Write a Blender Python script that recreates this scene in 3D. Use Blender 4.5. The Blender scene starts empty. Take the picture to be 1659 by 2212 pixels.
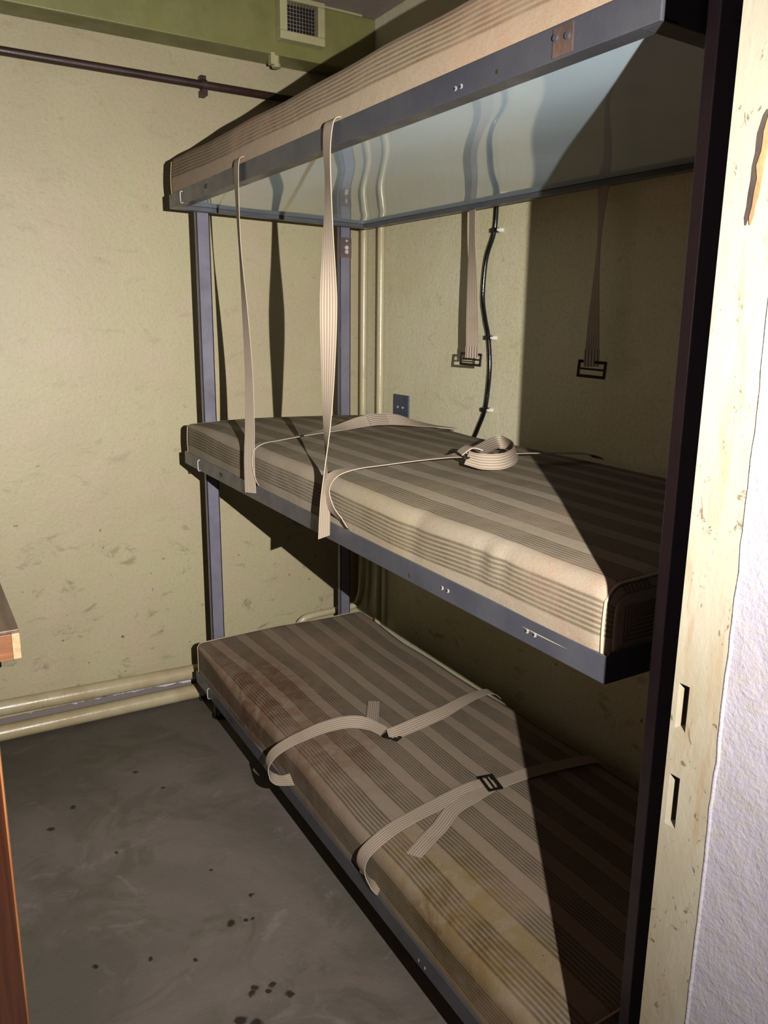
import bpy, bmesh, math, random
from mathutils import Vector, Matrix, noise
random.seed(7)
V = Vector
scene = bpy.context.scene
C = scene.collection

# ------------------------------------------------------------------ camera
YAW, PITCH, ROLL = 0.5434, -0.2280, 0.0115
cd = bpy.data.cameras.new('camera')
cd.sensor_fit = 'HORIZONTAL'; cd.sensor_width = 36.0; cd.lens = 1705.9 * 36 / 1659
cd.clip_start = 0.01
co = bpy.data.objects.new('camera', cd); C.objects.link(co)
fw = V((math.sin(YAW) * math.cos(PITCH), math.cos(YAW) * math.cos(PITCH), math.sin(PITCH)))
ri = V((math.cos(YAW), -math.sin(YAW), 0)); up = ri.cross(fw)
r2 = ri * math.cos(ROLL) + up * math.sin(ROLL); u2 = up * math.cos(ROLL) - ri * math.sin(ROLL)
M = Matrix((r2, u2, -fw)).transposed().to_4x4(); M.translation = V((-1.5422, -2.7611, 1.3622))
co.matrix_world = M
scene.camera = co

# ------------------------------------------------------------------ light: a hand torch held beside the camera
LP = V((-1.3575, -2.889, 1.4224))
ld = bpy.data.lights.new('torch', 'SPOT')
ld.energy = 560; ld.spot_size = math.radians(165); ld.spot_blend = 0.25
ld.shadow_soft_size = 0.003; ld.color = (1.0, 0.965, 0.93)
lo = bpy.data.objects.new('torch_light', ld); C.objects.link(lo)
lo.location = LP
AIM = V((-0.95, 0.0, 1.05))
lo.rotation_euler = (AIM - LP).to_track_quat('-Z', 'Y').to_euler()

# beam pattern of the torch: bright centre and a dimmer spill around it
ld.use_nodes = True
_t = ld.node_tree; _e = _t.nodes['Emission']
_n = _t.nodes.new('ShaderNodeTexCoord'); _s = _t.nodes.new('ShaderNodeSeparateXYZ'); _t.links.new(_n.outputs['Normal'], _s.inputs[0])
def _m(op, a, b):
    x = _t.nodes.new('ShaderNodeMath'); x.operation = op
    for i, v in enumerate((a, b)):
        if v is None: continue
        if isinstance(v, (int, float)): x.inputs[i].default_value = v
        else: _t.links.new(v, x.inputs[i])
    return x.outputs[0]
SIG, SPILL = math.radians(34), 0.06
_th = _m('ARCCOSINE', _m('MINIMUM', _m('ABSOLUTE', _s.outputs[2], None), 1.0), None)
_q = _m('DIVIDE', _th, SIG); _g = _m('EXPONENT', _m('MULTIPLY', _m('MULTIPLY', _q, _q), -1.0), None)
_t.links.new(_m('ADD', _m('MULTIPLY', _g, 1 - SPILL), SPILL), _e.inputs['Strength'])

w = bpy.data.worlds.new('world'); scene.world = w; w.use_nodes = True
w.node_tree.nodes['Background'].inputs[0].default_value = (0.01, 0.01, 0.012, 1)
w.node_tree.nodes['Background'].inputs[1].default_value = 0.3
scene.view_settings.view_transform = 'Standard'; scene.view_settings.look = 'None'
scene.view_settings.gamma = 1; scene.view_settings.use_curve_mapping = False
scene.view_settings.exposure = 0.0

# ------------------------------------------------------------------ node helpers
ALB = 0.58      # painted surfaces here are dull: overall reflectance
def lin(c):
    return tuple(ALB * ((x / 255) / 12.92 if x / 255 <= 0.04045 else ((x / 255 + 0.055) / 1.055) ** 2.4) for x in c) + (1,)
def sc(c, k): return tuple(x * k ** (1 / 2.25) for x in c)
class NT:
    def __init__(s, name):
        s.m = bpy.data.materials.new(name); s.m.use_nodes = True; s.t = s.m.node_tree
        s.b = s.t.nodes['Principled BSDF']
    def n(s, typ, **k):
        x = s.t.nodes.new(typ)
        for a, v in k.items(): setattr(x, a, v)
        return x
    def l(s, a, b): s.t.links.new(a, b)
    def setin(s, sock, v):
        if hasattr(v, 'is_output') or isinstance(v, bpy.types.NodeSocket): s.l(v, sock)
        else: sock.default_value = v
    def math(s, op, a, b=0.0, c=None, clamp=False):
        x = s.n('ShaderNodeMath', operation=op, use_clamp=clamp)
        s.setin(x.inputs[0], a); s.setin(x.inputs[1], b)
        if c is not None: s.setin(x.inputs[2], c)
        return x.outputs[0]
    def coord(s, kind='Object'): return s.n('ShaderNodeTexCoord').outputs[kind]
    def mapping(s, vec, scale=(1, 1, 1), loc=(0, 0, 0), rot=(0, 0, 0)):
        x = s.n('ShaderNodeMapping'); s.l(vec, x.inputs[0])
        x.inputs['Scale'].default_value = scale; x.inputs['Location'].default_value = loc; x.inputs['Rotation'].default_value = rot
        return x.outputs[0]
    def noise(s, vec, scale, detail=3, rough=0.55, dist=0.0, out=0):
        x = s.n('ShaderNodeTexNoise'); s.l(vec, x.inputs['Vector'])
        x.inputs['Scale'].default_value = scale; x.inputs['Detail'].default_value = detail
        x.inputs['Roughness'].default_value = rough; x.inputs['Distortion'].default_value = dist
        return x.outputs[out]
    def ramp(s, f, a, b, va=0.0, vb=1.0, smooth=True):
        x = s.n('ShaderNodeMapRange'); x.interpolation_type = 'SMOOTHSTEP' if smooth else 'LINEAR'
        s.setin(x.inputs[0], f); x.inputs[1].default_value = a; x.inputs[2].default_value = b
        x.inputs[3].default_value = va; x.inputs[4].default_value = vb
        return x.outputs[0]
    def mix(s, f, a, b, typ='MIX'):
        x = s.n('ShaderNodeMix', data_type='RGBA', blend_type=typ)
        s.setin(x.inputs[0], f); s.setin(x.inputs[6], a); s.setin(x.inputs[7], b)
        return x.outputs[2]
    def bump(s, h, strength, dist, prev=None):
        x = s.n('ShaderNodeBump'); x.inputs['Strength'].default_value = strength; x.inputs['Distance'].default_value = dist
        s.l(h, x.inputs['Height'])
        if prev is not None: s.l(prev, x.inputs['Normal'])
        return x.outputs[0]
    def blob(s, vec, p, r, soft=0.5, scale=(1, 1, 1)):
        # soft round patch around point p
        v = s.n('ShaderNodeVectorMath', operation='SUBTRACT'); s.l(vec, v.inputs[0]); v.inputs[1].default_value = p
        v2 = s.n('ShaderNodeVectorMath', operation='MULTIPLY'); s.l(v.outputs[0], v2.inputs[0]); v2.inputs[1].default_value = scale
        d = s.n('ShaderNodeVectorMath', operation='LENGTH'); s.l(v2.outputs[0], d.inputs[0])
        return s.ramp(d.outputs['Value'], r * (1 - soft), r * (1 + soft), 1, 0)
    def fin(s, col=None, rough=None, normal=None, metal=None, spec=None):
        if col is not None: s.setin(s.b.inputs['Base Color'], col)
        if rough is not None: s.setin(s.b.inputs['Roughness'], rough)
        if normal is not None: s.l(normal, s.b.inputs['Normal'])
        if metal is not None: s.b.inputs['Metallic'].default_value = metal
        if spec is not None: s.b.inputs['Specular IOR Level'].default_value = spec
        return s.m

def plaster(name, c1, c2, c3, bs=1.0, scuff=0.6, rough=0.55, seed=0):
    m = NT(name); o = m.mapping(m.coord(), loc=(seed, seed * 2.3, 0))
    big = m.noise(o, 1.6, 3, 0.6); mid = m.noise(o, 6.0, 4, 0.6)
    col = m.mix(m.ramp(big, 0.38, 0.62), lin(c1), lin(c2))
    col = m.mix(m.ramp(mid, 0.48, 0.70, 0, 0.62), col, lin(c3))
    # dark smudges and small chips, denser low on the wall
    sm = m.noise(m.mapping(o, scale=(1, 1, 1.7)), 9.0, 5, 0.7, 0.6)
    sep = m.n('ShaderNodeSeparateXYZ'); m.l(m.coord(), sep.inputs[0])
    low = m.ramp(sep.outputs[2], 0.2, 1.2, 1.0, 0.3)
    fine = m.noise(o, 110, 3, 0.6); col = m.mix(m.ramp(fine, 0.45, 0.7, 0, 0.22), col, lin((150, 138, 98)))
    f = m.math('MULTIPLY', m.ramp(sm, 0.565, 0.70, 0, scuff), low)
    col = m.mix(f, col, lin((96, 88, 62)))
    ch = m.noise(o, 38.0, 2, 0.5); col = m.mix(m.math('MULTIPLY', m.ramp(ch, 0.71, 0.75, 0, 0.8), low), col, lin((80, 72, 52)))
    b1 = m.bump(m.noise(o, 240, 3, 0.6), 0.35 * bs, 0.002)
    b2 = m.bump(m.noise(o, 55, 4, 0.6, 0.4), 0.35 * bs, 0.003, b1)
    b3 = m.bump(m.noise(o, 9, 3, 0.55, 0.8), 0.22 * bs, 0.008, b2)
    return m.fin(col, rough, b3, spec=0.35)

def paint(name, c, c2=None, rough=0.4, scratch=None, var=18, bs=0.3, spec=0.5, amount=(0.70, 0.76)):
    m = NT(name); o = m.coord()
    c2 = c2 or tuple(max(0, x - var) for x in c)
    col = m.mix(m.ramp(m.noise(o, 9, 4, 0.6), 0.35, 0.7), lin(c), lin(c2))
    if scratch:
        s = m.noise(m.mapping(o, scale=(1, 1, 1)), 48, 5, 0.75, 0.4)
        col = m.mix(m.ramp(s, amount[0], amount[1], 0, 0.9), col, lin(scratch))
    b = m.bump(m.noise(o, 130, 3, 0.6), bs, 0.001)
    r = m.ramp(m.noise(o, 14, 3), 0.3, 0.7, rough - 0.07, rough + 0.1)
    return m.fin(col, r, b, spec=spec)

# ---- materials of the room
M_back = plaster('painted_plaster_cream', (191, 182, 143), (187, 174, 140), (198, 177, 152), 0.8, 0.55, 0.5)
M_side = plaster('painted_plaster_pale', (238, 230, 194), (230, 220, 174), (240, 226, 200), 1.0, 0.45, 0.5, 4.0)
M_hall = plaster('lilac_whitewash', (146, 141, 148), (136, 130, 138), (152, 146, 150), 1.3, 0.35, 0.6, 9.0)
M_ceil = plaster('ceiling_plaster', (176, 160, 150), (168, 150, 145), (180, 170, 150), 0.8, 0.2, 0.6, 2.0)
M_beam = paint('green_beam_paint', (140, 137, 80), (128, 126, 72), 0.45, bs=0.5)

def floor_mat():
    m = NT('stained_concrete'); o = m.coord()
    big = m.noise(o, 1.8, 5, 0.62, 0.6)
    col = m.mix(m.ramp(big, 0.36, 0.66), lin((134, 122, 114)), lin((112, 104, 94)))
    col = m.mix(m.ramp(m.noise(m.mapping(o, loc=(3, 1, 0)), 4.5, 6, 0.68, 1.2), 0.50, 0.68, 0, 0.6), col, lin((100, 95, 78)))
    col = m.mix(m.ramp(m.noise(m.mapping(o, loc=(7, 2, 0)), 7, 5, 0.7, 0.7), 0.56, 0.72, 0, 0.5), col, lin((160, 148, 142)))
    # darker olive tone towards the foot of the pipes
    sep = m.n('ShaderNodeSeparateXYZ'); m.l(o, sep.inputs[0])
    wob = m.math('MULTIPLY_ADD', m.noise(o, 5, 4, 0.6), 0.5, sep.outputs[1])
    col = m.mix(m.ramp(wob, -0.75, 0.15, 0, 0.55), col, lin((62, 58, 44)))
    warp = m.n('ShaderNodeVectorMath', operation='ADD'); m.l(o, warp.inputs[0])
    nv = m.n('ShaderNodeVectorMath', operation='MULTIPLY_ADD'); m.l(m.noise(o, 40, 3, 0.6, 0, 1), nv.inputs[0])
    nv.inputs[1].default_value = (0.02, 0.02, 0); nv.inputs[2].default_value = (-0.01, -0.01, 0)
    m.l(nv.outputs[0], warp.inputs[1]); wv = warp.outputs[0]
    tot = None
    for x, y, r in ((-1.02, -1.226, .011), (-.985, -1.232, .006), (-.97, -1.236, .005), (-1.043, -1.428, .008), (-1.054, -1.438, .008), (-1.006, -1.436, .008),
                    (-1.02, -1.449, .007), (-.986, -1.479, .009), (-1.098, -1.490, .012), (-1.072, -1.512, .012), (-1.001, -.589, .006),
                    (-1.254, -.558, .008), (-1.05, -.46, .008), (-.944, -1.16, .006), (-1.125, -1.292, .006), (-1.211, -1.239, .006),
                    (-1.32, -1.199, .006), (-1.325, -.633, .010), (-.998, -1.02, .005), (-1.19, -.83, .006)):
        f = m.blob(wv, (x, y, 0), r, 0.35, (1, 1, 0)); tot = f if tot is None else m.math('MAXIMUM', tot, f)
    col = m.mix(m.math('MULTIPLY', tot, 0.85), col, lin((34, 24, 18)))
    sp = m.noise(o, 75, 2, 0.5)
    col = m.mix(m.ramp(sp, 0.80, 0.83, 0, 0.8), col, lin((190, 185, 175)))
    sp2 = m.noise(m.mapping(o, loc=(5, 5, 0)), 60, 2, 0.5)
    col = m.mix(m.ramp(sp2, 0.76, 0.80, 0, 0.6), col, lin((46, 40, 32)))
    b = m.bump(m.noise(o, 120, 4, 0.65), 0.35, 0.002)
    b = m.bump(m.noise(o, 14, 4, 0.6, 0.5), 0.3, 0.006, b)
    return m.fin(col, 0.6, b, spec=0.25)
M_floor = floor_mat()

def jamb_mat():
    m = NT('chipped_cream_enamel'); o = m.coord()
    col = m.mix(m.ramp(m.noise(m.mapping(o, scale=(1, 1, .4)), 9, 4, 0.6), 0.4, 0.65), lin((146, 139, 121)), lin((137, 128, 106)))
    col = m.mix(m.ramp(m.noise(m.mapping(o, scale=(1, 1.6, .22)), 34, 4, 0.7), 0.50, 0.66, 0, 0.55), col, lin((138, 116, 90)))
    col = m.mix(m.ramp(m.noise(m.mapping(o, scale=(1, 1, .6)), 70, 5, 0.75, 0.6), 0.61, 0.66, 0, 0.8), col, lin((84, 72, 52)))
    b = m.bump(m.noise(m.mapping(o, scale=(1, 1, .5)), 60, 4, 0.65, 0.1), 0.35, 0.002)
    return m.fin(col, 0.45, b, spec=0.3)
M_jamb = jamb_mat()
M_dark = paint('dark_steel_and_recess_shade', (60, 50, 42), None, 0.6, bs=0.6)
M_bare = paint('bare_jagged_plaster', (142, 112, 72), (108, 80, 48), 0.9, bs=1.0)

M_steel = paint('blue_grey_enamel', (81, 81, 86), (72, 73, 80), 0.33, scratch=(190, 185, 195), bs=0.25, amount=(0.745, 0.765))
M_post = paint('blue_grey_post_enamel', (124, 121, 134), (112, 108, 122), 0.36, scratch=(60, 54, 60), bs=0.35, amount=(0.70, 0.73))
M_rust = paint('rusty_steel', (112, 88, 72), (70, 56, 52), 0.6, scratch=(190, 175, 165), bs=0.8)
M_bolt = paint('worn_steel', (200, 198, 204), (170, 166, 168), 0.4)
M_white = paint('white_wall_plug', (255, 252, 236), (240, 234, 210), 0.6)
M_black = paint('black_cable', (16, 16, 18), None, 0.22, var=4)
M_buckle = paint('dark_buckle_steel', (58, 50, 44), (40, 34, 30), 0.35)
M_buckle.node_tree.nodes['Principled BSDF'].inputs['Metallic'].default_value = 0.5
M_pipe = paint('cream_pipe_paint', (196, 182, 146), (180, 162, 124), 0.28, scratch=(110, 92, 62), amount=(0.66, 0.74))
M_pipe2 = paint('yellowed_pipe_paint', (206, 194, 154), (196, 184, 146), 0.25)
M_brown = paint('brown_pipe_paint', (58, 34, 28), (48, 30, 26), 0.45)
M_plate = paint('slate_blue_plate', (66, 76, 96), (58, 66, 84), 0.4)
M_grille = paint('cream_grille_paint', (196, 190, 142), (180, 172, 128), 0.45)
M_mesh = paint('grille_mesh_wire', (150, 140, 120), (100, 92, 78), 0.5)
M_void = paint('dark_duct_void', (14, 12, 12), None, 0.9, var=3)

def panel_mat():
    m = NT('glossy_pale_blue_panel'); o = m.coord()
    col = m.mix(m.ramp(m.noise(o, 3, 3), 0.35, 0.65), lin((220, 240, 250)), lin((208, 230, 242)))
    m.fin(col, 0.06, None, spec=0.5)
    m.b.inputs['IOR'].default_value = 1.5
    m.b.inputs['Coat Weight'].default_value = 0.35; m.b.inputs['Coat Roughness'].default_value = 0.04
    return m.m
M_panel = panel_mat()

def wood(name, c1, c2, rough=0.35, axis=0, sc=1.0):
    m = NT(name); o = m.coord()
    s = [14 * sc] * 3; s[axis] = 1.2 * sc
    g = m.noise(m.mapping(o, scale=tuple(s)), 2.2, 6, 0.65, 0.8)
    col = m.mix(m.ramp(g, 0.35, 0.65), lin(c1), lin(c2))
    return m.fin(col, rough, m.bump(g, 0.15, 0.002))
M_orange = wood('orange_varnished_wood', (108, 54, 28), (84, 40, 22), 0.35, 2)
M_tabletop = wood('worn_tabletop', (132, 104, 84), (104, 80, 64), 0.4, 1)
M_tabface = wood('tabletop_core', (176, 116, 72), (146, 92, 56), 0.5, 0)
M_pale = wood('pale_edge_wood', (226, 192, 148), (206, 166, 122), 0.5, 1)

def ticking(name, base, line, stains=(), warm=(150, 112, 84), warmamt=0.35, dirt=None):
    """striped mattress ticking: bands of fine lines running along the mattress; u = metres around it"""
    m = NT(name); uv = m.coord('UV'); o = m.coord()
    sep = m.n('ShaderNodeSeparateXYZ'); m.l(uv, sep.inputs[0])
    u = m.math('MULTIPLY_ADD', m.noise(m.mapping(o, scale=(1, .6, 1)), 7, 2), 0.006, sep.outputs[0])
    P = 0.086
    t = m.math('FRACT', m.math('DIVIDE', u, P))
    band = m.math('MULTIPLY', m.ramp(t, 0.15, 0.17), m.ramp(t, 0.77, 0.79, 1, 0))
    ph = m.math('MULTIPLY', m.math('SUBTRACT', t, 0.16), 7.0 / 0.62 * 2 * math.pi)
    ln_ = m.math('MULTIPLY_ADD', m.math('COSINE', ph), -0.5, 0.5)
    ln_ = m.ramp(ln_, 0.18, 0.72)
    wear = m.ramp(m.noise(m.mapping(o, scale=(1, 1, 1)), 12, 5, 0.7), 0.3, 0.7, 0.95, 0.55)
    weave = m.noise(m.mapping(uv, scale=(1400, 500, 1)), 1.0, 1)
    lf = m.math('MULTIPLY', m.math('MULTIPLY', ln_, band), wear)
    tint = m.math('MULTIPLY', band, 0.22)
    col = m.mix(tint, lin(base), lin(line)); col = m.mix(lf, col, lin(line))
    col = m.mix(m.ramp(weave, 0.35, 0.65, 0.0, 0.22), col, lin(tuple(int(c * 0.72) for c in base)))
    g2 = m.noise(m.mapping(uv, scale=(420, 260, 1), loc=(3, 3, 0)), 1.0, 2, 0.7)
    col = m.mix(m.ramp(g2, 0.42, 0.66, 0.0, 0.22), col, lin(tuple(int(c * 0.6) for c in base)))
    col = m.mix(m.ramp(m.noise(o, 3.2, 4, 0.6), 0.48, 0.68, 0, warmamt), col, lin(warm), 'MIX')
    wn = m.noise(o, 16, 5, 0.7, 0.5)
    for p, r, c, a in stains:
        f = m.blob(o, p, r, 0.75)
        f = m.math('MULTIPLY', f, m.ramp(wn, 0.36, 0.62, 0.12, 0.62))
        col = m.mix(m.math('MULTIPLY', f, a), col, tuple(x / ALB for x in lin(c)[:3]) + (1,), 'MULTIPLY')
    fl = m.noise(o, 70, 2, 0.5)
    col = m.mix(m.ramp(fl, 0.76, 0.80, 0, 0.5), col, lin((80, 56, 42)))
    b = m.bump(weave, 0.25, 0.0006)
    b = m.bump(m.noise(m.mapping(o, scale=(1, .5, 1)), 26, 3, 0.6, 0.5), 0.25, 0.006, b)
    m.fin(col, 1.0, b, spec=0.03)
    return m.m
M_tickU = ticking('ticking_upper', (186, 168, 142), (126, 109, 84), [((-.80, -1.9, 1.8), .22, (255, 225, 215), .6)], (196, 164, 136), 0.35)
M_tickM = ticking('ticking_middle', (168, 155, 134), (102, 93, 73), [((-.79, -2.0, .98), .10, (255, 222, 216), .8), ((-.79, -1.5, 1.03), .16, (250, 240, 190), .5)], (168, 146, 122), 0.25)
br = (205, 160, 132)
M_tickL = ticking('ticking_lower', (158, 141, 122), (90, 81, 66),
                  [((-.80, -.55, .28), .20, (222, 178, 150), 1.0), ((-.74, -.75, .30), .16, br, .9), ((-.76, -.90, .29), .16, br, .7),
                   ((-.68, -1.10, .31), .12, br, .7), ((-.78, -1.22, .28), .14, br, .6),
                   ((-.76, -1.64, .31), .13, (232, 222, 150), 1.0), ((-.77, -1.82, .31), .13, (232, 222, 150), .9), ((-.78, -1.95, .31), .10, (226, 216, 140), .6),
                   ((-.80, -1.72, .29), .05, (170, 125, 95), .8), ((-.80, -1.84, .29), .06, (170, 135, 105), .5)], (160, 134, 114), 0.4)
M_piping = paint('cream_piping', (196, 178, 146), (176, 158, 128), 0.9, bs=0.4)

def webbing():
    m = NT('striped_webbing'); uv = m.coord('UV'); sep = m.n('ShaderNodeSeparateXYZ'); m.l(uv, sep.inputs[0])
    ph = m.math('MULTIPLY', sep.outputs[0], 6 * 2 * math.pi)
    s = m.ramp(m.math('MULTIPLY_ADD', m.math('COSINE', ph), -0.5, 0.5), 0.25, 0.8)
    col = m.mix(m.math('MULTIPLY', s, 0.75), lin((188, 174, 154)), lin((132, 110, 92)))
    w_ = m.noise(m.mapping(uv, scale=(30, 900, 1)), 1, 2)
    col = m.mix(m.ramp(w_, 0.35, 0.7, 0, 0.3), col, lin((146, 130, 110)))
    col = m.mix(m.ramp(m.noise(m.coord(), 9, 4, 0.7), 0.5, 0.75, 0, 0.4), col, lin((150, 130, 106)))
    return m.fin(col, 0.9, m.bump(w_, 0.4, 0.0006), spec=0.1)
M_web = webbing()
def stitch():
    m = NT('cross_striped_stitched_end'); uv = m.coord('UV'); sep = m.n('ShaderNodeSeparateXYZ'); m.l(uv, sep.inputs[0])
    ph = m.math('MULTIPLY', sep.outputs[0], 5 * 2 * math.pi)
    s = m.ramp(m.math('MULTIPLY_ADD', m.math('COSINE', ph), -0.5, 0.5), 0.3, 0.8)
    col = m.mix(m.math('MULTIPLY', s, 0.85), lin((188, 174, 154)), lin((108, 88, 74)))
    return m.fin(col, 0.9, spec=0.1)
M_stitch = stitch()

# ------------------------------------------------------------------ mesh helpers
class MB:
    def __init__(s): s.v = []; s.f = []; s.uv = []
    def add(s, vs, fs, uvs=None):
        k = len(s.v); s.v += [tuple(v) for v in vs]; s.f += [tuple(i + k for i in f) for f in fs]
        s.uv += list(uvs) if uvs else [(v[0], v[1]) for v in vs]
    def box(s, a, b):
        x0, y0, z0 = a; x1, y1, z1 = b
        s.hexa([(x0, y0, z0), (x1, y0, z0), (x1, y1, z0), (x0, y1, z0)], [(x0, y0, z1), (x1, y0, z1), (x1, y1, z1), (x0, y1, z1)])
    def hexa(s, bot, top):
        s.add(list(bot) + list(top), [(3, 2, 1, 0), (4, 5, 6, 7), (0, 1, 5, 4), (1, 2, 6, 5), (2, 3, 7, 6), (3, 0, 4, 7)])
    def tube(s, pts, r, n=14, caps=True, radii=None):
        pts = [V(p) for p in pts]; vs = []; up_ = None
        for i, p in enumerate(pts):
            t = (pts[min(i + 1, len(pts) - 1)] - pts[max(i - 1, 0)]).normalized()
            if up_ is None: up_ = t.orthogonal().normalized()
            up_ = (up_ - t * up_.dot(t)).normalized(); sd = t.cross(up_)
            rr = radii[i] if radii else r
            vs += [p + (up_ * math.cos(2 * math.pi * j / n) + sd * math.sin(2 * math.pi * j / n)) * rr for j in range(n)]
        fs = [(i * n + j, i * n + (j + 1) % n, (i + 1) * n + (j + 1) % n, (i + 1) * n + j) for i in range(len(pts) - 1) for j in range(n)]
        if caps: fs += [tuple(range(n - 1, -1, -1)), tuple((len(pts) - 1) * n + j for j in range(n))]
        s.add(vs, fs)
    def build(s, name, mat, parent=None, smooth=False, bevel=0.0, seg=2):
        me = bpy.data.meshes.new(name); me.from_pydata(s.v, [], s.f)
        ul = me.uv_layers.new(name='UVMap')
        for lp in me.loops: ul.data[lp.index].uv = s.uv[lp.vertex_index]
        me.materials.append(mat); o = bpy.data.objects.new(name, me); C.objects.link(o)
        bm = bmesh.new(); bm.from_mesh(me); bmesh.ops.recalc_face_normals(bm, faces=bm.faces); bm.to_mesh(me); bm.free()
        if parent:
            o.parent = parent; o.matrix_parent_inverse = parent.matrix_basis.inverted()
        if smooth:
            for p in me.polygons: p.use_smooth = True
        if bevel:
            md = o.modifiers.new('bevel', 'BEVEL'); md.width = bevel; md.segments = seg; md.limit_method = 'ANGLE'; md.angle_limit = 0.6
        return o
def thing(name, label, cat, loc, group=None):
    o = bpy.data.objects.new(name, None); C.objects.link(o); o.location = loc; o.empty_display_size = 0.05
    return tag(o, label, cat, group)
def tag(o, label, cat, group=None):
    o['label'] = label; o['category'] = cat
    if group: o['group'] = group
    return o
def struct(o): o['kind'] = 'structure'; return o
def cr(P, n=8):
    P = [V(p) for p in P]; out = []
    for i in range(len(P) - 1):
        p0 = P[max(i - 1, 0)]; p1 = P[i]; p2 = P[i + 1]; p3 = P[min(i + 2, len(P) - 1)]
        for k in range(n):
            t = k / n
            out.append(0.5 * ((2 * p1) + (p2 - p0) * t + (2 * p0 - 5 * p1 + 4 * p2 - p3) * t * t + (3 * p1 - p0 - 3 * p2 + p3) * t ** 3))
    out.append(P[-1]); return out

# ------------------------------------------------------------------ room shell
ZC = 2.41; XL = -3.3; YF = -2.3136; YB = -3.0; XJ = -0.9486; XJ2 = -1.80
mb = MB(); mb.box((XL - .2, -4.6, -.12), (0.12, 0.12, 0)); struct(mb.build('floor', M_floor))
mb = MB(); mb.box((XL - .2, -4.6, ZC), (0.12, 0.12, ZC + .1)); struct(mb.build('ceiling', M_ceil))
mb = MB(); mb.box((XL - .2, 0, 0), (0.12, .12, ZC)); struct(mb.build('wall_back', M_back))
mb = MB(); mb.box((0, YF, 0), (.12, 0, ZC)); struct(mb.build('wall_right', M_side))
mb = MB(); mb.box((XL - .12, YF, 0), (XL, 0, ZC)); struct(mb.build('wall_left', M_back))
# thick front wall with the doorway: right pier (lilac), left pier, lintel
mb = MB()
mb.box((XJ, YB, 0), (.12, YF - .048, ZC)); mb.box((XJ + .012, YF - .048, 0), (.12, YF, ZC))
mb.box((XL - .12, YB, 0), (XJ2, YF, ZC)); mb.box((XJ2, YB, 1.98), (XJ, YF, ZC))
struct(mb.build('wall_front', M_hall))
mb = MB(); mb.box((XL - .12, -4.6, 0), (.12, -4.5, ZC)); struct(mb.build('wall_rear', M_hall))
mb = MB(); mb.box((.02, -4.5, 0), (.12, YB, ZC)); struct(mb.build('wall_passage_right', M_hall))
mb = MB(); mb.box((XL - .12, -4.5, 0), (XL, YB, ZC)); struct(mb.build('wall_passage_left', M_hall))

# steel door frame strip on the reveal, with slots for the latch
def jamb():
    holes = [(.895, .949), (.997, 1.043)]
    y0, y1 = YF - .052, YF; xs = XJ - .002; T = .014
    mb = MB(); z = 0.0
    ys0, ys1 = YF - .0175, YF - .0055        # slot, front to back
    for a, b in holes + [(1.98, 1.98)]:
        mb.box((xs, y0, z), (xs + T, y1, a)); 
        if b > a:
            mb.box((xs, y0, a), (xs + T, ys0, b)); mb.box((xs, ys1, a), (xs + T, y1, b))
        z = b
    o = mb.build('trim_1', M_jamb); struct(o)
    # wavy build-up of paint along the plaster edge
    pts = []; z = 0
    while z < 1.97:
        pts.append((XJ - .001, y0 - .001 + .0025 * noise.noise(V((0, 0, z * 9))) + .0015 * noise.noise(V((3, 0, z * 40))), z)); z += .012
    mb = MB(); mb.tube(pts, .0020, 8); struct(mb.build('trim_2', M_hall, smooth=True))
    mb = MB()
    for a, b in holes: mb.box((xs + T - .001, ys0 - .004, a - .004), (xs + T + .006, ys1 + .004, b + .004))
    mb.build('slot_recess', M_dark, o)
jamb()
# broken patch of plaster high on the door frame: dark sheet painted as the groove's shadow, ochre render beside it
def patch():
    prof = [(1.446, .0006), (1.452, .0022), (1.460, .0020), (1.470, .0030), (1.480, .0026), (1.490, .0036), (1.500, .0030), (1.508, .0042), (1.514, .0048), (1.520, .0036), (1.526, .0028), (1.530, .0006)]
    for nm, mt, dx, dy, wk, seed in (('trim_3', M_dark, .0024, 0.0, 1.0, 0), ('trim_6', M_bare, .0032, -.0048, .8, 5)):
        mb = MB(); L_, R_ = [], []
        for i, (z, wd) in enumerate(prof):
            c = YF - .0275 - (z - 1.49) * .10 + .0012 * noise.noise(V((i * .9, seed, 0))) + dy
            L_.append((c + wd * wk * (1 + .5 * noise.noise(V((i * 1.7, seed, 2))))  , z)); R_.append((c - wd * wk * (1 + .5 * noise.noise(V((i * 1.3, seed, 7)))), z))
        ring = L_ + R_[::-1]; n = len(ring)
        vs = [(XJ - .0010, y, z) for y, z in ring] + [(XJ - dx, y, z) for y, z in ring]
        m_ = len(prof); fs = [(k, (k + 1) % n, n + (k + 1) % n, n + k) for k in range(n)]
        for k in range(m_ - 1): fs.append((n + k, n + k + 1, n + n - 2 - k, n + n - 1 - k))
        mb.add(vs, fs); struct(mb.build(nm, mt))
patch()

# green beam under the ceiling with its end bracket
mb = MB(); mb.box((XL, -.112, 2.236), (0, 0, ZC)); struct(mb.build('trim_4', M_beam, bevel=.004))
mb = MB(); mb.box((-.80, -.125, 2.404), (-.06, -.112, ZC)); struct(mb.build('trim_5', M_grille))
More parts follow.
